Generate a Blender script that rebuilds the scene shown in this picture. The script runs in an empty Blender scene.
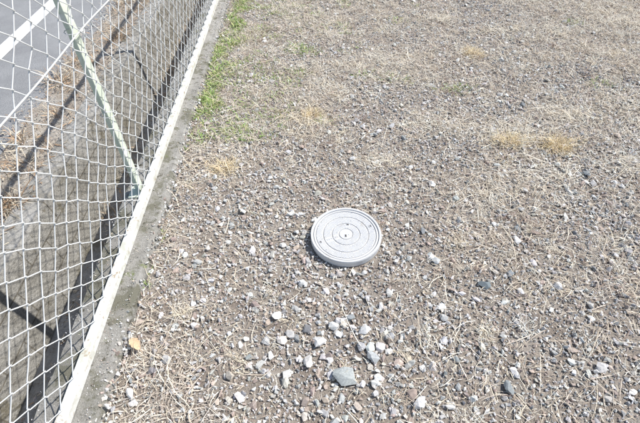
import bpy, bmesh, math, numpy as np
from mathutils import Vector, Matrix
rng = np.random.default_rng(7)
scene = bpy.context.scene

# ------------------------------------------------------------ helpers
def link(o, parent=None):
    scene.collection.objects.link(o)
    if parent: o.parent = parent
    return o
def np_mesh(name, V, F, k, C=None, mat=None, parent=None, smooth=False):
    me = bpy.data.meshes.new(name)
    V = np.asarray(V, dtype=np.float32); F = np.asarray(F, dtype=np.int32)
    me.vertices.add(len(V)); me.vertices.foreach_set("co", V.ravel())
    me.loops.add(F.size); me.loops.foreach_set("vertex_index", F.ravel())
    me.polygons.add(len(F)); me.polygons.foreach_set("loop_start", np.arange(0, F.size, k, dtype=np.int32))
    me.update(calc_edges=True)
    if C is not None:
        a = me.attributes.new("Col", 'FLOAT_COLOR', 'POINT')
        C4 = np.ones((len(V), 4), dtype=np.float32); C4[:, :3] = C
        a.data.foreach_set("color", C4.ravel())
    me.polygons.foreach_set("use_smooth", np.full(len(me.polygons), smooth))
    if mat: me.materials.append(mat)
    return link(bpy.data.objects.new(name, me), parent)
_tab = rng.random((256, 256))
def vnoise(x, y):
    x = np.asarray(x, dtype=float); y = np.asarray(y, dtype=float)
    xi = np.floor(x).astype(int); yi = np.floor(y).astype(int); fx = x-xi; fy = y-yi
    fx = fx*fx*(3-2*fx); fy = fy*fy*(3-2*fy)
    g = lambda i, j: _tab[i % 256, j % 256]
    return (g(xi, yi)*(1-fx)+g(xi+1, yi)*fx)*(1-fy)+(g(xi, yi+1)*(1-fx)+g(xi+1, yi+1)*fx)*fy
def fbm(x, y, o=4):
    s = 0; a = .5; t = 0
    for i in range(o):
        s = s+a*vnoise(x*2**i+17*i, y*2**i+5*i); t += a; a *= .55
    return s/t
def gz(x, y):
    return .022*(fbm(x*1.7, y*1.7)-.5)+.012*(fbm(x*9, y*9, 2)-.5)-.004

# ------------------------------------------------------------ materials
def new_mat(name):
    m = bpy.data.materials.new(name); m.use_nodes = True
    nt = m.node_tree; b = nt.nodes["Principled BSDF"]; b.inputs["Roughness"].default_value = .85
    b.inputs["Specular IOR Level"].default_value = .3
    return m, nt, b
def noise(nt, scale, detail=6, rough=.6):
    tc = nt.nodes.new("ShaderNodeNewGeometry")
    n = nt.nodes.new("ShaderNodeTexNoise"); n.inputs["Scale"].default_value = scale
    n.inputs["Detail"].default_value = detail; n.inputs["Roughness"].default_value = rough
    nt.links.new(tc.outputs["Position"], n.inputs["Vector"]); return n
def ramp(nt, src, stops):
    r = nt.nodes.new("ShaderNodeValToRGB"); cr = r.color_ramp
    while len(cr.elements) < len(stops): cr.elements.new(.5)
    for e, (p, c) in zip(cr.elements, stops):
        e.position = p; e.color = (*c, 1)
    nt.links.new(src, r.inputs[0]); return r
def mix(nt, a, b, fac, mode='MIX'):
    m = nt.nodes.new("ShaderNodeMix"); m.data_type = 'RGBA'; m.blend_type = mode
    for s, v in ((6, a), (7, b), (0, fac)):
        if isinstance(v, (int, float)): m.inputs[s].default_value = v
        elif isinstance(v, tuple): m.inputs[s].default_value = (*v, 1)
        else: nt.links.new(v, m.inputs[s])
    return m.outputs[2]
def bump(nt, b, src, strength, dist):
    bn = nt.nodes.new("ShaderNodeBump"); bn.inputs["Strength"].default_value = strength
    bn.inputs["Distance"].default_value = dist
    nt.links.new(src, bn.inputs["Height"]); nt.links.new(bn.outputs[0], b.inputs["Normal"])
def surf(name, stops, scale, bscale=120, bs=.6, bd=.004, rough=.9, stain=None, vm=.8, blocks=False):
    m, nt, b = new_mat(name); b.inputs["Roughness"].default_value = rough
    n = noise(nt, scale, 8, .65); r = ramp(nt, n.outputs[0], stops); col = r.outputs[0]
    n2 = noise(nt, bscale, 5, .7)
    r2 = ramp(nt, n2.outputs[0], [(.3, (.62, .62, .62)), (.7, (1.25, 1.25, 1.25))])
    col = mix(nt, col, r2.outputs[0], vm, 'MULTIPLY')
    if blocks:
        g = nt.nodes.new("ShaderNodeNewGeometry"); sp = nt.nodes.new("ShaderNodeSeparateXYZ"); cb = nt.nodes.new("ShaderNodeCombineXYZ")
        nt.links.new(g.outputs["Position"], sp.inputs[0]); nt.links.new(sp.outputs[1], cb.inputs[0]); nt.links.new(sp.outputs[2], cb.inputs[1])
        bt = nt.nodes.new("ShaderNodeTexBrick"); nt.links.new(cb.outputs[0], bt.inputs["Vector"])
        for k_, v_ in (("Scale", 1), ("Brick Width", .40), ("Row Height", .20), ("Mortar Size", .006), ("Mortar Smooth", .4)): bt.inputs[k_].default_value = v_
        bt.inputs["Color1"].default_value = (1, 1, 1, 1); bt.inputs["Color2"].default_value = (.86, .85, .83, 1); bt.inputs["Mortar"].default_value = (.55, .52, .47, 1)
        col = mix(nt, col, bt.outputs["Color"], 1.0, 'MULTIPLY')
    if stain:
        for st in (stain if isinstance(stain, list) else [stain]):
            n3 = noise(nt, st[1], 6, .7); r3 = ramp(nt, n3.outputs[0], [(st[2], (0, 0, 0)), (st[2]+.08, (1, 1, 1))])
            col = mix(nt, col, st[0], r3.outputs[0])
    nt.links.new(col, b.inputs["Base Color"]); bump(nt, b, n2.outputs[0], bs, bd)
    return m
def attr_mat(name, scale=150, lo=.75, hi=1.2, rough=.85, bs=.4, bd=.002):
    m, nt, b = new_mat(name); b.inputs["Roughness"].default_value = rough
    a = nt.nodes.new("ShaderNodeAttribute"); a.attribute_name = "Col"
    n = noise(nt, scale, 5, .7); r = ramp(nt, n.outputs[0], [(.3, (lo,)*3), (.7, (hi,)*3)])
    col = mix(nt, a.outputs["Color"], r.outputs[0], 1.0, 'MULTIPLY')
    nt.links.new(col, b.inputs["Base Color"])
    if bs: bump(nt, b, n.outputs[0], bs, bd)
    return m

M_soil = surf("soil", [(.3, (.31, .25, .20)), (.5, (.44, .38, .315)), (.7, (.57, .51, .435))], 9, 160, 1, .012)
M_stone = attr_mat("stone", 140, .74, 1.25)
M_straw = attr_mat("straw", 60, .84, 1.15, .7, 0)
M_conc = surf("old_concrete", [(.3, (.30, .285, .25)), (.5, (.43, .41, .37)), (.7, (.56, .54, .495))], 14, 190, 1, .008, stain=[((.22, .21, .16), 7, .50), ((.12, .11, .08), 30, .57), ((.22, .25, .11), 13, .63)])
M_wall = surf("mossy_concrete", [(.3, (.33, .31, .27)), (.5, (.45, .43, .39)), (.7, (.57, .55, .51))], 6, 70, 1, .014, stain=[((.26, .235, .18), 4, .55), ((.18, .15, .10), 20, .60)])
M_block = surf("block_concrete", [(.3, (.31, .29, .25)), (.5, (.44, .42, .375)), (.7, (.56, .54, .50))], 6, 60, 1, .014, stain=[((.25, .225, .17), 5, .56), ((.17, .14, .09), 18, .61)], blocks=True)
M_shoulder = surf("shoulder_dirt", [(.3, (.34, .27, .205)), (.5, (.48, .42, .345)), (.7, (.60, .56, .49))], 6, 80, 1, .015)
M_asphalt = surf("worn_asphalt", [(.3, (.33, .33, .33)), (.7, (.44, .44, .435))], 3, 130, 1, .012, stain=((.26, .255, .25), 60, .60))
M_line = surf("road_paint", [(.3, (.78, .78, .76)), (.7, (.86, .86, .84))], 12, 150, .3, .003, stain=((.45, .45, .44), 40, .62), vm=.3)
M_rail = surf("rail_paint", [(.3, (.64, .62, .55)), (.6, (.80, .79, .74))], 12, 90, .3, .001, .55, stain=[((.58, .57, .48), 9, .55), ((.42, .34, .24), 30, .57)], vm=.45)
M_post = surf("post_paint", [(.3, (.62, .68, .55)), (.7, (.73, .77, .65))], 10, 90, .3, .001, .5, stain=[((.80, .80, .75), 14, .56), ((.42, .30, .18), 30, .64)], vm=.3)
M_wire = surf("pvc_wire", [(.3, (.70, .71, .69)), (.7, (.84, .84, .82))], 6, 60, .1, .0005, .45, vm=.2)
M_cover = surf("grey_plastic", [(.3, (.62, .62, .62)), (.7, (.71, .71, .705))], 14, 260, .2, .001, .6, stain=[((.55, .53, .49), 22, .58), ((.44, .41, .36), 60, .65)], vm=.35)
M_groove = surf("dusty_shaded_plastic", [(.3, (.36, .35, .33)), (.7, (.48, .47, .45))], 40, 260, .2, .001, .8, vm=.4)  # dusty groove floors, with shade put into the colour so rings read deeper
M_dark, nt, b = new_mat("dark_gap"); b.inputs["Base Color"].default_value = (.09, .08, .07, 1)

# ------------------------------------------------------------ box / prism helpers
def add_box(bm, x0, x1, y0, y1, z0, z1):
    r = bmesh.ops.create_cube(bm, size=1)
    for v in r['verts']:
        v.co = Vector(((x0+x1)/2+v.co.x*(x1-x0), (y0+y1)/2+v.co.y*(y1-y0), (z0+z1)/2+v.co.z*(z1-z0)))
    return r['verts']
def bm_obj(name, bm, mat, parent=None, smooth=False):
    me = bpy.data.meshes.new(name); bm.to_mesh(me); bm.free(); me.materials.append(mat)
    if smooth:
        for p in me.polygons: p.use_smooth = True
    return link(bpy.data.objects.new(name, me), parent)
def grid_sheet(name, xs, ys, zf, mat):
    X, Y = np.meshgrid(xs, ys); Z = zf(X, Y)
    V = np.stack([X.ravel(), Y.ravel(), Z.ravel()], 1); nx = len(xs); ny = len(ys)
    i = (np.arange(ny-1)[:, None]*nx+np.arange(nx-1)[None, :]).ravel()
    F = np.stack([i, i+1, i+nx+1, i+nx], 1)
    return np_mesh(name, V, F, 4, None, mat, None, True)

# ------------------------------------------------------------ ground
xs = np.concatenate([np.arange(-.74, 5, .02), [6, 8, 12, 20, 40, 80, 200]])
ys = np.concatenate([[-200, -50, -10, -3, -1], np.arange(-.6, 6.5, .02), [8, 12, 20, 40, 80, 200]])
def gfull(X, Y):
    f = np.clip((8-np.abs(X))/3, 0, 1)*np.clip((9-np.abs(Y))/3, 0, 1)
    return gz(X, Y)*f-.004*(1-f)
grid_sheet("ground", xs, ys, gfull, M_soil)

def profile_sheet(name, prof, ys, mat, jit=.003, seed=0):
    n = len(prof); V = []
    for i, (x, z) in enumerate(prof):
        nx = (fbm(ys*6+i*13.3+seed, ys*0+i*3.1+seed)-.5)*jit*2+(fbm(ys*30+i*3.3, ys*0+i*9.1+seed)-.5)*jit
        nz = (fbm(ys*5+i*7.7+seed, ys*0+i*5.1)-.5)*jit*2+(fbm(ys*25+i*5.3, ys*0+i*4.1+seed)-.5)*jit*.6
        V.append(np.stack([x+nx, ys, z+nz], 1))
    V = np.stack(V, 1).reshape(-1, 3)
    m = len(ys); i = (np.arange(m-1)[:, None]*n+np.arange(n-1)[None, :]).ravel()
    F = np.stack([i, i+n, i+n+1, i+1], 1)
    return np_mesh(name, V, F, 4, None, mat, None, False)
DZ = -1.0
yk = np.concatenate([[-30, -10, -3], np.arange(-1, 8, .015), [9, 12, 20, 60]])
profile_sheet("retaining_wall", [(-.925, -1.15), (-.925, -.3), (-.925, .03), (-.915, .042), (-.87, .044), (-.80, .043), (-.76, .041), (-.728, .038), (-.715, .024), (-.708, .008), (-.703, -.08)], yk, M_conc, .008)
yd = np.concatenate([[-60, -10, -3], np.arange(-1, 9, .04), [10, 12, 20, 60, 200]])
profile_sheet("drainage_ditch", [(-.90, DZ), (-1.1, DZ-.01), (-1.3, DZ), (-1.5, DZ+.005), (-1.66, DZ+.01), (-1.72, DZ-.05)], yd, M_wall, .012, 3)
profile_sheet("block_wall", [(-1.655, -1.06), (-1.675, -.90), (-1.695, -.75), (-1.715, -.60), (-1.733, -.47), (-1.745, -.445), (-1.80, -.436), (-1.90, -.436), (-1.915, -.45), (-1.92, -.52)], yd, M_block, .006, 3)
profile_sheet("road_verge", [(-1.90, -.465), (-1.97, -.452), (-2.06, -.445), (-2.15, -.45), (-2.24, -.455), (-2.33, -.465), (-2.5, -.50)], yd, M_shoulder, .02, 9)
bm = bmesh.new(); vs = [bm.verts.new(c) for c in ((-200, -200, -.46), (-2.28, -200, -.46), (-2.28, 200, -.46), (-200, 200, -.46))]
bm.faces.new(vs); bm_obj("road", bm, M_asphalt)
bm = bmesh.new(); vs = [bm.verts.new(c) for c in ((-3.16, -60, -.456), (-3.0, -60, -.456), (-3.0, 100, -.456), (-3.16, 100, -.456))]
bm.faces.new(vs); bm_obj("road_marking", bm, M_line)

# ------------------------------------------------------------ stones
def hull(npts, seed, flat):
    r = np.random.default_rng(seed)
    P = r.normal(size=(npts, 3)); P /= np.linalg.norm(P, axis=1)[:, None]
    P *= r.uniform(.75, 1.15, (npts, 1)); P *= np.array([1, r.uniform(.5, .9), flat*r.uniform(.6, 1.2)])*.5
    bm = bmesh.new()
    for p in P: bm.verts.new(p)
    bmesh.ops.convex_hull(bm, input=bm.verts)
    bmesh.ops.delete(bm, geom=[v for v in bm.verts if not v.link_faces], context='VERTS')
    bmesh.ops.triangulate(bm, faces=bm.faces); bmesh.ops.recalc_face_normals(bm, faces=bm.faces)
    bm.verts.index_update()
    V = np.array([v.co[:] for v in bm.verts]); F = np.array([[v.index for v in f.verts] for f in bm.faces]); bm.free()
    return V, F
PT = [hull(7, 100+i, .7) for i in range(10)]
PM = [hull(10, 200+i, .6) for i in range(20)]
PL = [hull(20, 300+i, .5) for i in range(14)]
def rotm(n, tilt):
    yaw = rng.uniform(0, 2*np.pi, n); a = rng.normal(0, tilt, n); b = rng.normal(0, tilt, n)
    cy, sy, ca, sa, cb, sb = np.cos(yaw), np.sin(yaw), np.cos(a), np.sin(a), np.cos(b), np.sin(b)
    Z = np.zeros(n); O = np.ones(n)
    Rx = np.stack([O, Z, Z, Z, ca, -sa, Z, sa, ca], 1).reshape(n, 3, 3)
    Ry = np.stack([cb, Z, sb, Z, O, Z, -sb, Z, cb], 1).reshape(n, 3, 3)
    Rz = np.stack([cy, -sy, Z, sy, cy, Z, Z, Z, O], 1).reshape(n, 3, 3)
    return Rx @ Ry @ Rz
PAL = np.array([(.60, .585, .56), (.48, .47, .45), (.60, .555, .49), (.72, .70, .66), (.48, .39, .33), (.38, .31, .265), (.84, .82, .78), (.26, .27, .27), (.39, .395, .39), (.57, .48, .39)])
PW = np.array([.19, .15, .17, .12, .10, .08, .055, .04, .055, .06])
def stone_cols(n, w=PW):
    c = PAL[rng.choice(len(PAL), n, p=w/w.sum())]
    return np.clip(c*rng.uniform(.8, 1.2, (n, 1))*rng.uniform(.97, 1.03, (n, 3)), .03, .87)
SV, SF, SC = [], [], []; off = 0
def place(protos, x, y, s, cols, tilt=.5, emb=.12, z=None):
    global off
    which = rng.integers(0, len(protos), len(x)); R = rotm(len(x), tilt)
    zz = gz(x, y) if z is None else z
    for k, (V, F) in enumerate(protos):
        idx = np.where(which == k)[0]
        if not len(idx): continue
        W = np.einsum('nij,vj->nvi', R[idx], V)*s[idx][:, None, None]
        W[:, :, 0] += x[idx][:, None]; W[:, :, 1] += y[idx][:, None]; W[:, :, 2] += (zz[idx]+emb*s[idx])[:, None]
        FF = F[None]+(np.arange(len(idx))*len(V))[:, None, None]+off
        SV.append(W.reshape(-1, 3)); SF.append(FF.reshape(-1, 3)); SC.append(np.repeat(cols[idx], len(V), 0)); off += len(idx)*len(V)
CX, CY, CR = .163, 1.246, .16
def keep(x, y, s, prob=None):
    m = ((x-CX)**2+(y-CY)**2 > (CR+s*.45)**2) & (x-s*.4 > -.715)
    if prob is not None: m &= rng.random(len(x)) < prob
    return m
def density(x, y):   # stony <-> turfy
    d = .84-.17*np.clip(y-1.5, 0, 2.2)+1.1*(fbm(x*1.3+3, y*1.3+8)-.5)+.5*(fbm(x*4+13, y*4+2)-.5)
    d += .22*np.exp(-((x-.15)/.6)**2)*np.clip(1.5-y, 0, 1)
    d -= .25*np.clip(-.25-x, 0, .4)/.4
    return np.clip(d, .15, 1)
X0, X1, Y0, Y1 = -.72, 3.7, 0, 5.0
def scatter(n, smin, smax, protos, pw, tilt, emb, pfun, w=PW):
    x = rng.uniform(X0, X1, n); y = rng.uniform(Y0, Y1, n); s = smin+(smax-smin)*rng.random(n)**pw
    k = keep(x, y, s, pfun(x, y)); x, y, s = x[k], y[k], s[k]
    place(protos, x, y, s, stone_cols(len(x), w), tilt, emb)
scatter(80000, .005, .011, PT, 1.5, .8, .2, lambda x, y: np.ones(len(x)))
scatter(110000, .009, .020, PM, 1.5, .6, .26, lambda x, y: .25+.75*density(x, y))
scatter(26000, .018, .034, PM, 1.9, .45, .24, lambda x, y: .08+.92*density(x, y)**1.3)
scatter(2600, .030, .050, PL, 2.0, .3, .2, lambda x, y: .03+density(x, y)**2)
n = 60; x = rng.normal(.17, .32, n); y = rng.normal(.72, .22, n); s = rng.uniform(.028, .050, n)
k = keep(x, y, s); place(PL, x[k], y[k], s[k], stone_cols(k.sum(), np.array([.3, .2, .1, .2, .05, .03, .1, 0, .1, .0])), .3, .18)
x = rng.uniform(-.6, 14, 14000); y = rng.uniform(-3, 16, 14000); s = rng.uniform(.02, .045, 14000)
k = ((x > X1) | (y > Y1) | (y < Y0)); place(PM, x[k], y[k], s[k], stone_cols(k.sum()), .5, .15, np.full(k.sum(), -.002))
BIG = [(-.137, .855, .058, (.85, .83, .79)), (.11, .60, .085, (.42, .44, .42)), (.73, .97, .055, (.19, .22, .23)), (1.49, 1.65, .052, (.24, .26, .27)),
       (-.64, .57, .052, (.85, .84, .80)), (.645, 1.605, .045, (.85, .84, .81)), (.68, .54, .055, (.26, .28, .28)), (1.4, 2.34, .055, (.26, .27, .27)),
       (.02, .74, .055, (.66, .64, .61)), (.08, .80, .052, (.56, .56, .54)), (.20, .78, .050, (.70, .69, .66)), (.22, .67, .06, (.46, .47, .46)),
       (-.02, .66, .06, (.62, .59, .55)), (.36, .50, .06, (.60, .59, .57)), (-.3, .62, .05, (.56, .50, .42)), (.95, 1.2, .05, (.74, .73, .70)), (-.1, .62, .05, (.52, .51, .48)), (.55, 1.1, .045, (.48, .49, .48)),
       (.85, 1.02, .045, (.28, .30, .31)), (.98, 1.28, .042, (.32, .34, .34)), (.40, 2.05, .045, (.30, .31, .31))]
B = np.array([(b[0], b[1], b[2]) for b in BIG]); place(PL, B[:, 0], B[:, 1], B[:, 2]*1.05, np.array([b[3] for b in BIG]), .2, .24)
# spill on the kerb
n = 7500; x = -.70-.23*rng.random(n)**2.0; y = rng.uniform(-.3, 6, n); s = rng.uniform(.003, .011, n)
k = (rng.random(n) < np.clip((fbm(x*8, y*4)-.32)*4, .1, 1)) & (x < -.722); place(PT, x[k], y[k], s[k], stone_cols(k.sum()), .8, .1, np.full(k.sum(), .043))
n = 2200; x = rng.uniform(-.745, -.69, n); y = rng.uniform(-.3, 6, n); s = rng.uniform(.008, .026, n)
k = rng.random(n) < np.clip((fbm(x*3+9, y*3+4)-.3)*3, .1, 1); place(PM, x[k], y[k], s[k], stone_cols(k.sum()), .6, .1, rng.uniform(.010, .034, k.sum()))
n = 4500; x = rng.uniform(-2.42, -1.88, n); y = rng.uniform(-.5, 8, n); s = rng.uniform(.005, .022, n)
place(PM, x, y, s, stone_cols(n)*np.array([1.0, .96, .90]), .5, .1, np.full(n, -.444))
n = 4500; x = rng.uniform(-1.64, -.95, n); y = rng.uniform(-.5, 8, n); s = rng.uniform(.008, .04, n)
place(PM, x, y, s, stone_cols(n)*np.array([.9, .86, .80]), .5, .1, np.full(n, DZ))
np_mesh("gravel", np.concatenate(SV), np.concatenate(SF), 3, np.concatenate(SC), M_stone)

# ------------------------------------------------------------ blades (straw / grass)
def blades(x, y, z, L, W, yaw, pitch0, curl, bend, col, seg=4):
    n = len(x); t = np.arange(seg+1)/seg
    P = np.zeros((n, seg+1, 3)); P[:, 0] = np.stack([x, y, z], 1)
    for i in range(seg):
        pt = pitch0+curl*t[i]; yw = yaw+bend*t[i]
        d = np.stack([np.cos(pt)*np.cos(yw), np.cos(pt)*np.sin(yw), np.sin(pt)], 1)
        P[:, i+1] = P[:, i]+d*(L/seg)[:, None]
    sd = np.stack([-np.sin(yaw), np.cos(yaw), rng.uniform(-.5, .5, n)], 1)
    wp_ = np.interp(t, [0, .25, .5, .75, 1], [.8, 1, .9, .65, .12])
    w = (W[:, None]*wp_[None])[:, :, None]*.5
    A = P-sd[:, None]*w; Bp = P+sd[:, None]*w
    V = np.stack([A, Bp], 2).reshape(-1, 3)
    base = (np.arange(n)*(seg+1)*2)[:, None]+(np.arange(seg)*2)[None]
    base = base.ravel(); F = np.stack([base, base+1, base+3, base+2], 1)
    return V, F, np.repeat(col, (seg+1)*2, 0)
def merge(name, parts, mat):
    o = 0; V, F, C = [], [], []
    for v, f, c in parts: V.append(v); F.append(f+o); C.append(c); o += len(v)
    return np_mesh(name, np.concatenate(V), np.concatenate(F), 4, np.concatenate(C), mat)
SP = np.array([(.78, .68, .51), (.65, .55, .42), (.82, .75, .61), (.49, .39, .29), (.66, .60, .52), (.34, .24, .19), (.85, .80, .69)])
def straw_cols(n, w=(.23, .17, .20, .12, .11, .07, .10)):
    return np.clip(SP[rng.choice(7, n, p=np.array(w)/sum(w))]*rng.uniform(.87, 1.1, (n, 1)), 0, .87)
parts = []
def litter(n, lmin, lmax, wmin, wmax, pf, lift=.012, seg=3, bd=.7):
    x = rng.uniform(X0, X1, n); y = rng.uniform(Y0, Y1, n); k = keep(x, y, np.full(n, .03), pf(x, y)); x, y = x[k], y[k]; m = len(x)
    parts.append(blades(x, y, gz(x, y)+rng.uniform(.006, lift, m), rng.uniform(lmin, lmax, m), rng.uniform(wmin, wmax, m), rng.uniform(0, 2*np.pi, m), rng.normal(.12, .22, m), rng.normal(-.15, .3, m), rng.normal(0, bd, m), straw_cols(m), seg))
turf = lambda x, y: np.clip(1.3-1.05*density(x, y), .20, 1)
patch = lambda x, y: np.clip(.2+2.8*(fbm(x*2.1+5, y*2.1)-.38), .06, 1)
litter(80000, .010, .040, .0012, .0028, turf, .016, 2)
litter(56000, .035, .10, .0012, .0026, lambda x, y: turf(x, y)*patch(x, y), .022)
litter(3800, .10, .22, .0014, .003, lambda x, y: turf(x, y), .026, 4)
nc = 2600; cx = rng.uniform(-.65, X1, nc); cy = rng.uniform(.2, Y1, nc); k = keep(cx, cy, np.full(nc, .08), turf(cx, cy)*patch(cx, cy)**.5); cx, cy = cx[k], cy[k]
r = rng.integers(10, 34, len(cx)); x = np.repeat(cx, r)+rng.normal(0, .018, r.sum()); y = np.repeat(cy, r)+rng.normal(0, .018, r.sum()); m = len(x)
parts.append(blades(x, y, gz(x, y)+.004, rng.uniform(.02, .075, m), rng.uniform(.001, .0024, m), rng.uniform(0, 6.28, m), rng.uniform(.1, 1.1, m), rng.normal(-.9, .4, m), rng.normal(0, .6, m), np.clip(np.repeat(straw_cols(len(cx)), r, 0)*rng.uniform(.85, 1.1, (m, 1)), 0, .85), 3))
for i in range(130):
    cx_, cy_ = rng.uniform(-.5, 3.7), 1.5+3.5*rng.random()**.8; n_ = rng.integers(60, 240); sg = rng.uniform(.05, .14); dr = rng.uniform(0, 6.28)
    x = cx_+rng.normal(0, sg*1.4, n_); y = cy_+rng.normal(0, sg*.7, n_); k = keep(x, y, np.full(n_, .03)); x, y = x[k], y[k]; m = len(x)
    parts.append(blades(x, y, gz(x, y)+rng.uniform(.006, .022, m), rng.uniform(.03, .11, m), rng.uniform(.0012, .0026, m), dr+rng.normal(0, .9, m), rng.normal(.15, .25, m), rng.normal(-.3, .3, m), rng.normal(0, .6, m), straw_cols(m, (.24, .1, .3, .03, .1, .0, .23)), 3))
merge("dry_grass", parts, M_straw)

def tuft(cx, cy, rad, n, hgt, cols, zb=None, sprd=.35, wid=.0022, pmin=.25, pmax=1.3, el=1.0):
    x = cx+rng.normal(0, rad*sprd, n)*el; y = cy+rng.normal(0, rad*sprd, n)
    yaw = np.arctan2(y-cy, x-cx)+rng.normal(0, 1.0, n)
    z = (gz(x, y)+.005) if zb is None else np.full(n, zb)
    return blades(x, y, z, rng.uniform(.35, 1.2, n)*hgt, rng.uniform(.6, 1.3, n)*wid, yaw, rng.uniform(pmin, pmax, n), rng.normal(-1.1, .5, n), rng.normal(0, .7, n), cols(n))
ycol = lambda n: np.clip(np.array([(.87, .72, .46)])*rng.uniform(.75, 1.04, (n, 1))*rng.uniform(.96, 1.04, (n, 3)), 0, .9)
for (a, b_, r_, n_) in [(.03, 2.27, .06, 300), (1.17, 1.95, .07, 380), (1.44, 1.91, .08, 580), (1.28, 3.07, .07, 300), (-.46, 1.775, .06, 240)]:
    pp = [tuft(a, b_, r_, n_, .055, ycol, sprd=.42, el=1.3, pmin=.3, pmax=1.4)]
    for q in range(4): pp.append(tuft(a+rng.normal(0, .07), b_+rng.normal(0, .04), .05, n_//9, .04, ycol, sprd=.6))
    merge("straw_tuft", pp, M_straw)
gcol = lambda n: np.where(rng.random((n, 1)) < .4, np.array([(.56, .55, .26)]), np.array([(.27, .40, .11)]))*rng.uniform(.7, 1.25, (n, 1))
gp = []
for i in range(60):
    t = rng.random(); a = -.66+.08*t+rng.normal(0, .04); b_ = 2.2+2.2*t+rng.normal(0, .08)
    gp.append(tuft(max(a, -.70), b_, .065, rng.integers(22, 75), .047, gcol, wid=.0045))
for i in range(150):
    b_ = rng.uniform(2.0, 5.0); a = -.69+abs(rng.normal(0, .24+.14*(b_-2)))
    gp.append(tuft(a, b_, .07, rng.integers(10, 44), .038, gcol, wid=.004, sprd=.5))
for i in range(26):
    gp.append(tuft(-.70+rng.normal(0, .006), rng.uniform(.9, 5), .02, rng.integers(5, 14), .03, gcol, wid=.003))
for (a, b_, n_) in [(-.05, 3.17, 150), (.03, 3.1, 80), (-.24, 2.3, 90), (.65, 2.68, 45), (.55, 2.72, 30), (1.01, 2.56, 80), (1.06, 2.55, 35), (2.04, 2.59, 60), (-.62, 2.05, 30), (.3, 3.6, 60), (-.4, 2.2, 30), (2.3, 3.6, 50), (.45, 2.75, 35), (.8, 3.7, 50)]:
    gp.append(tuft(a, b_, .07, n_, .038, gcol, wid=.0036, sprd=.55, el=1.5))
merge("green_weeds", gp, M_straw)

wc = lambda n: np.array([(.62, .53, .43)])*rng.uniform(.65, 1.3, (n, 1))
wp = [tuft(-.54, .62, .16, 110, .09, wc, wid=.0028, pmin=0, pmax=.7, sprd=.45), tuft(-.47, .53, .14, 80, .10, wc, wid=.003, pmin=0, pmax=.6, sprd=.45), tuft(-.60, .72, .1, 40, .06, wc, wid=.0026)]
merge("dead_weed_clump", wp, M_straw)
tw = lambda n: np.array([(.62, .53, .43)])*rng.uniform(.7, 1.3, (n, 1))
wp = [tuft(1.0, .62, .16, 26, .18, tw, wid=.0024, pmin=.05, pmax=.5, sprd=.6), tuft(1.25, .85, .14, 30, .13, tw, wid=.0022, pmin=.05, pmax=.6, sprd=.6), tuft(.75, .5, .12, 16, .12, tw, wid=.0022, pmin=.05, pmax=.4, sprd=.6)]
merge("dry_twigs", wp, M_straw)

bc = lambda n: np.where(rng.random((n, 1)) < .45, np.array([(.50, .34, .21)]), np.array([(.66, .57, .43)]))*rng.uniform(.6, 1.2, (n, 1))
vp = []
for i in range(90):
    y_ = rng.uniform(1.9, 8); lo_ = rng.random() < .55; x_ = rng.uniform(-1.62, -1.2) if lo_ else rng.uniform(-2.28, -1.92)
    vp.append(tuft(x_, y_, .12, rng.integers(20, 60), rng.uniform(.16, .34) if lo_ else rng.uniform(.08, .2), bc, DZ if lo_ else -.45, wid=.0055, pmin=.3, pmax=1.4))
for i in range(24):
    y_ = rng.uniform(-.5, 2); x_ = rng.uniform(-2.3, -1.95); vp.append(tuft(x_, y_, .12, 20, .07, bc, -.45, wid=.004))
m = 3800; x = rng.choice([0, 1], m); x = np.where(x == 0, rng.uniform(-1.64, -.96, m), rng.uniform(-2.38, -1.80, m)); y = rng.uniform(-.5, 8, m); z = np.where(x > -1.7, DZ+.012, -.43)
vp.append(blades(x, y, z, rng.uniform(.02, .08, m), rng.uniform(.002, .012, m), rng.uniform(0, 6.28, m), rng.normal(.1, .2, m), rng.normal(-.2, .4, m), rng.normal(0, .6, m), bc(m)))
merge("verge_weeds", vp, M_straw)

# fallen leaf
bm = bmesh.new(); L = .055; rows = 11; prev = None
for i in range(rows):
    t = i/(rows-1); w = .017*math.sin(math.pi*min(1, t*.95+.04))**.7*(1+.18*math.sin(i*2.3))
    cz = .012*math.sin(t*2.6); row = [bm.verts.new((t*L, s_*w, cz+.35*abs(s_)*w+(.002 if abs(s_) < .1 else 0))) for s_ in (-1, -.5, 0, .5, 1)]
    if prev:
        for j in range(4): bm.faces.new((prev[j], row[j], row[j+1], prev[j+1]))
    prev = row
bmesh.ops.create_cone(bm, segments=6, radius1=.0012, radius2=.0008, depth=.025, matrix=Matrix.Translation((-.011, 0, .001)) @ Matrix.Rotation(math.pi/2, 4, 'Y'))
M_leaf = surf("dead_leaf_skin", [(.3, (.58, .40, .24)), (.7, (.74, .56, .36))], 60, 200, .3, .001)
lf = bm_obj("fallen_leaf", bm, M_leaf, None, True); lf.location = (-.645, .725, .022); lf.rotation_euler = (.15, -.1, 2.4)

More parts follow.
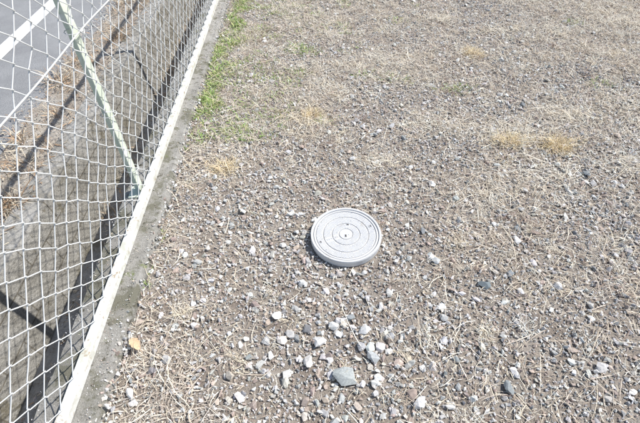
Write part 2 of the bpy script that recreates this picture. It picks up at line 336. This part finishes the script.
# ------------------------------------------------------------ inspection (manhole) cover
cov = link(bpy.data.objects.new("manhole_cover", None)); cov.location = (CX, CY, .008); cov.rotation_euler = (math.radians(.8), math.radians(-.8), .35)
def lathe(name, prof, mat, seg=96):
    V = []; n = len(prof)
    for s_ in range(seg):
        a = 2*math.pi*s_/seg
        for r_, z_ in prof: V.append((r_*math.cos(a), r_*math.sin(a), z_))
    F = [(s_*n+i, ((s_+1) % seg)*n+i, ((s_+1) % seg)*n+i+1, s_*n+i+1) for s_ in range(seg) for i in range(n-1)]
    return np_mesh(name, V, F, 4, None, mat, cov, False)
lathe("collar", [(.154, -.12), (.154, -.006), (.1605, -.004), (.1615, .000), (.1625, .029), (.1605, .0345), (.1520, .0345), (.1500, .031), (.1500, .018)], M_cover)
lathe("gap", [(.1502, .021), (.1466, .021)], M_dark)
lathe("lid_edge", [(.1478, .018), (.1478, .0290), (.1466, .0312), (.1400, .0314), (.1390, .0272)], M_cover)
lathe("groove_outer", [(.1390, .0272), (.1360, .0272)], M_groove)
prev_r = .1360
for k_, (r1, r0) in enumerate(((.1055, .1020), (.0655, .0620), (.0330, .0300))):
    lathe("lid_band", [(prev_r, .0272), (prev_r-.0006, .0298), (r1+.0006, .0298), (r1, .0272)], M_cover)
    lathe("groove", [(r1, .0272), (r0, .0272)], M_groove); prev_r = r0
lathe("hub", [(prev_r, .0272), (prev_r-.0006, .0302), (.0001, .0302)], M_cover)
bm = bmesh.new()
for i in range(-26, 27):
    for j in range(-26, 27):
        x_, y_ = (i+.5*(j % 2))*.0066, j*.0057; r_ = math.hypot(x_, y_)
        if (.036 < r_ < .059) or (.069 < r_ < .099) or (.109 < r_ < .133):
            if r_ < .1 and abs(y_) < .012 and x_ < 0: continue
            if math.hypot(x_-.030, y_-.048) < .012: continue
            bmesh.ops.create_cone(bm, cap_ends=True, segments=6, radius1=.0023, radius2=.0015, depth=.0022, matrix=Matrix.Translation((x_, y_, .0307)))
bm_obj("studs", bm, M_cover, cov)
bm = bmesh.new(); bd = bmesh.new(); slots = [(-.006, -.010, 1.2, .014), (.030, .048, -.4, .010), (-.125, .0, 1.57, .012), (.125, .0, 1.57, .012)]
for (x_, y_, a, l) in slots:
    T = Matrix.Translation((x_, y_, .0302)) @ Matrix.Rotation(a, 4, 'Z')
    for (dx, dy, sx, sy) in ((0, .0046, l+.004, .0016), (0, -.0046, l+.004, .0016), (l/2+.001, 0, .0016, .0076), (-l/2-.001, 0, .0016, .0076)):
        bmesh.ops.create_cube(bm, size=1, matrix=T @ Matrix.Translation((dx, dy, 0)) @ Matrix.Diagonal((sx, sy, .0026, 1)))
    bmesh.ops.create_cube(bd, size=1, matrix=T @ Matrix.Translation((0, 0, .0002)) @ Matrix.Diagonal((l, .0062, .0010, 1)))
for k in range(5):
    x_ = -.052-.010*k
    for (dx, dy, sx, sy) in ((0, .003, .006, .0012), (0, 0, .006, .0012), (0, -.003, .006, .0012), (.0018*(-1)**k, 0, .0012, .0074)):
        bmesh.ops.create_cube(bm, size=1, matrix=Matrix.Translation((x_+dx, dy, .0303)) @ Matrix.Diagonal((sx, sy, .0020+.0002*abs(dx*500), 1)))
bm_obj("slot_rims_and_lettering", bm, M_cover, cov); bm_obj("pry_slots", bd, M_dark, cov)
SV, SF, SC = [], [], []; off = 0      # a little grit lying on the lid
n = 60; r_ = .14*np.sqrt(rng.random(n)); a_ = rng.uniform(0, 6.28, n)
place(PT, r_*np.cos(a_), r_*np.sin(a_), rng.uniform(.002, .006, n), stone_cols(n)*.7, .8, .2, np.full(n, .0312))
np_mesh("grit", np.concatenate(SV), np.concatenate(SF), 3, np.concatenate(SC), M_stone, cov)

# ------------------------------------------------------------ chain link fence
fence = link(bpy.data.objects.new("chain_link_fence", None))
FX = -.812; p = .053; zb, zt = .085, 1.22; fy0, fy1 = -1.2, 9.0
nw = int((fy1-fy0)/p); nz_ = int((zt-zb)/p)
lines = []
for k in range(nw):
    y0 = fy0+k*p; pts = []
    for i in range(nz_+1):
        z = zb+i*p; ap = (i+k) % 2; e = .0022; yy = y0+(p+e if ap else -e); sgn = 1 if ap else -1
        pts.append((FX-.0028*sgn, yy-sgn*.0030, z-.0034))
        pts.append((FX, yy, z))
        pts.append((FX+.0028*sgn, yy-sgn*.0030, z+.0034))
    lines.append(pts)
A = np.array(lines)
Y = A[:, :, 1].copy(); Z = A[:, :, 2].copy()
hfr = np.clip((Z-zb)/.25, 0, 1)
A[:, :, 0] += (.034*(fbm(Y*1.6, Z*1.9+4)-.5)+.018*(fbm(Y*6+9, Z*6)-.5))*hfr
A[:, :, 1] += (.045*(fbm(Y*1.4+40, Z*2+14)-.5)+.034*(fbm(Y*7+3, Z*7+31)-.5))*hfr
A[:, :, 2] += (.035*(fbm(Y*2.1+70, Z*1.5+24)-.5)+.030*(fbm(Y*8+13, Z*7+61)-.5))*hfr
ns = 5; rad = .0020; npt = A.shape[1]
T = np.gradient(A, axis=1); T /= np.linalg.norm(T, axis=2)[:, :, None]
U = np.cross(T, np.array([1., 0, 0])); U /= np.linalg.norm(U, axis=2)[:, :, None]; W = np.cross(T, U)
an = np.arange(ns)*2*np.pi/ns
V = A[:, :, None, :]+rad*(U[:, :, None, :]*np.cos(an)[None, None, :, None]+W[:, :, None, :]*np.sin(an)[None, None, :, None])
b0 = (np.arange(nw)*npt*ns)[:, None, None]+(np.arange(npt-1)*ns)[None, :, None]
j = np.arange(ns)[None, None, :]; j2 = (j+1) % ns
F = np.stack([b0+j, b0+j2, b0+ns+j2, b0+ns+j], -1).reshape(-1, 4)
np_mesh("wire_mesh", V.reshape(-1, 3), F, 4, None, M_wire, fence, True)
def wire(name, z, r, x=FX+.006):
    ys_ = np.arange(fy0, fy1, .08); P = np.array([(x+.003*math.sin(y*3), y, z+.006*math.sin(y*1.7)+.003*math.sin(y*9)) for y in ys_]); V = []
    for q in P:
        for a in an: V.append((q[0]+r*math.cos(a), q[1], q[2]+r*math.sin(a)))
    F = [(i*ns+k, i*ns+(k+1) % ns, (i+1)*ns+(k+1) % ns, (i+1)*ns+k) for i in range(len(P)-1) for k in range(ns)]
    np_mesh(name, V, F, 4, None, M_wire, fence, True)
wire("tension_wire", .85, .0030)
bm = bmesh.new()
add_box(bm, -.822, -.790, -6, 14, .0805, .0850)
add_box(bm, -.794, -.789, -6, 14, .0445, .0805)
bmesh.ops.bevel(bm, geom=bm.edges[:], offset=.0012, segments=1, affect='EDGES'); bm_obj("bottom_rail", bm, M_rail, fence)
bm = bmesh.new(); add_box(bm, -.845, -.80, -6, 14, 1.215, 1.22); add_box(bm, -.849, -.845, -6, 14, 1.175, 1.22)
bm_obj("top_rail", bm, M_rail, fence)
bm = bmesh.new()      # angle-section posts: web faces the yard, flange turned outward at the far edge
for y_ in (-3.5, -1.0, 1.53, 4.35, 7.0, 9.5):
    add_box(bm, -.838, -.833, y_, y_+.044, .03, 1.20); add_box(bm, -.875, -.838, y_+.039, y_+.044, .03, 1.20)
    add_box(bm, -.895, -.835, y_-.02, y_+.06, .040, .049)
bmesh.ops.bevel(bm, geom=bm.edges[:], offset=.0008, segments=1, affect='EDGES'); bm_obj("posts", bm, M_post, fence)
bm = bmesh.new()
for y_ in (-1.0, 1.53, 4.35, 7.0):
    for z in (.2, .5, .85, 1.1):
        for q in range(14):
            a0, a1 = 2*math.pi*q/14, 2*math.pi*(q+1)/14
            c = Vector((-.838+.032*math.cos(a0), y_+.020+.030*math.sin(a0), z)); d = Vector((-.838+.032*math.cos(a1), y_+.020+.030*math.sin(a1), z+.002))
            m_ = Matrix.Translation((c+d)/2) @ (d-c).to_track_quat('Z', 'Y').to_matrix().to_4x4()
            bmesh.ops.create_cone(bm, segments=5, radius1=.0015, radius2=.0015, depth=(d-c).length*1.1, matrix=m_)
bm_obj("tie_wires", bm, M_wire, fence)

# ------------------------------------------------------------ light
el, azx, azy = math.radians(53), .95, .25
S = Vector((azx, azy, 0)).normalized()*math.cos(el)+Vector((0, 0, math.sin(el)))
sun = bpy.data.lights.new("sun", 'SUN'); sun.energy = 5; sun.angle = math.radians(.5); sun.color = (1, .975, .94)
so = link(bpy.data.objects.new("sun", sun)); so.rotation_euler = S.to_track_quat('Z', 'Y').to_euler(); so.location = S*10
w = bpy.data.worlds.new("World"); scene.world = w; w.use_nodes = True; nt = w.node_tree
sk = nt.nodes.new("ShaderNodeTexSky"); sk.sky_type = 'NISHITA'; sk.sun_disc = False; sk.sun_elevation = el; sk.sun_rotation = math.atan2(azx, azy)
nt.links.new(sk.outputs[0], nt.nodes["Background"].inputs[0]); nt.nodes["Background"].inputs[1].default_value = .14
scene.view_settings.view_transform = 'Standard'; scene.view_settings.look = 'None'; scene.view_settings.exposure = 0

cam = bpy.data.cameras.new("camera"); cam.lens = 23.6; cam.sensor_width = 36; cam.clip_start = .02; cam.clip_end = 1000
co = link(bpy.data.objects.new("camera", cam)); co.location = (0, 0, 1.5)
co.rotation_euler = (math.radians(90-46.4), 0, math.radians(-2)); scene.camera = co
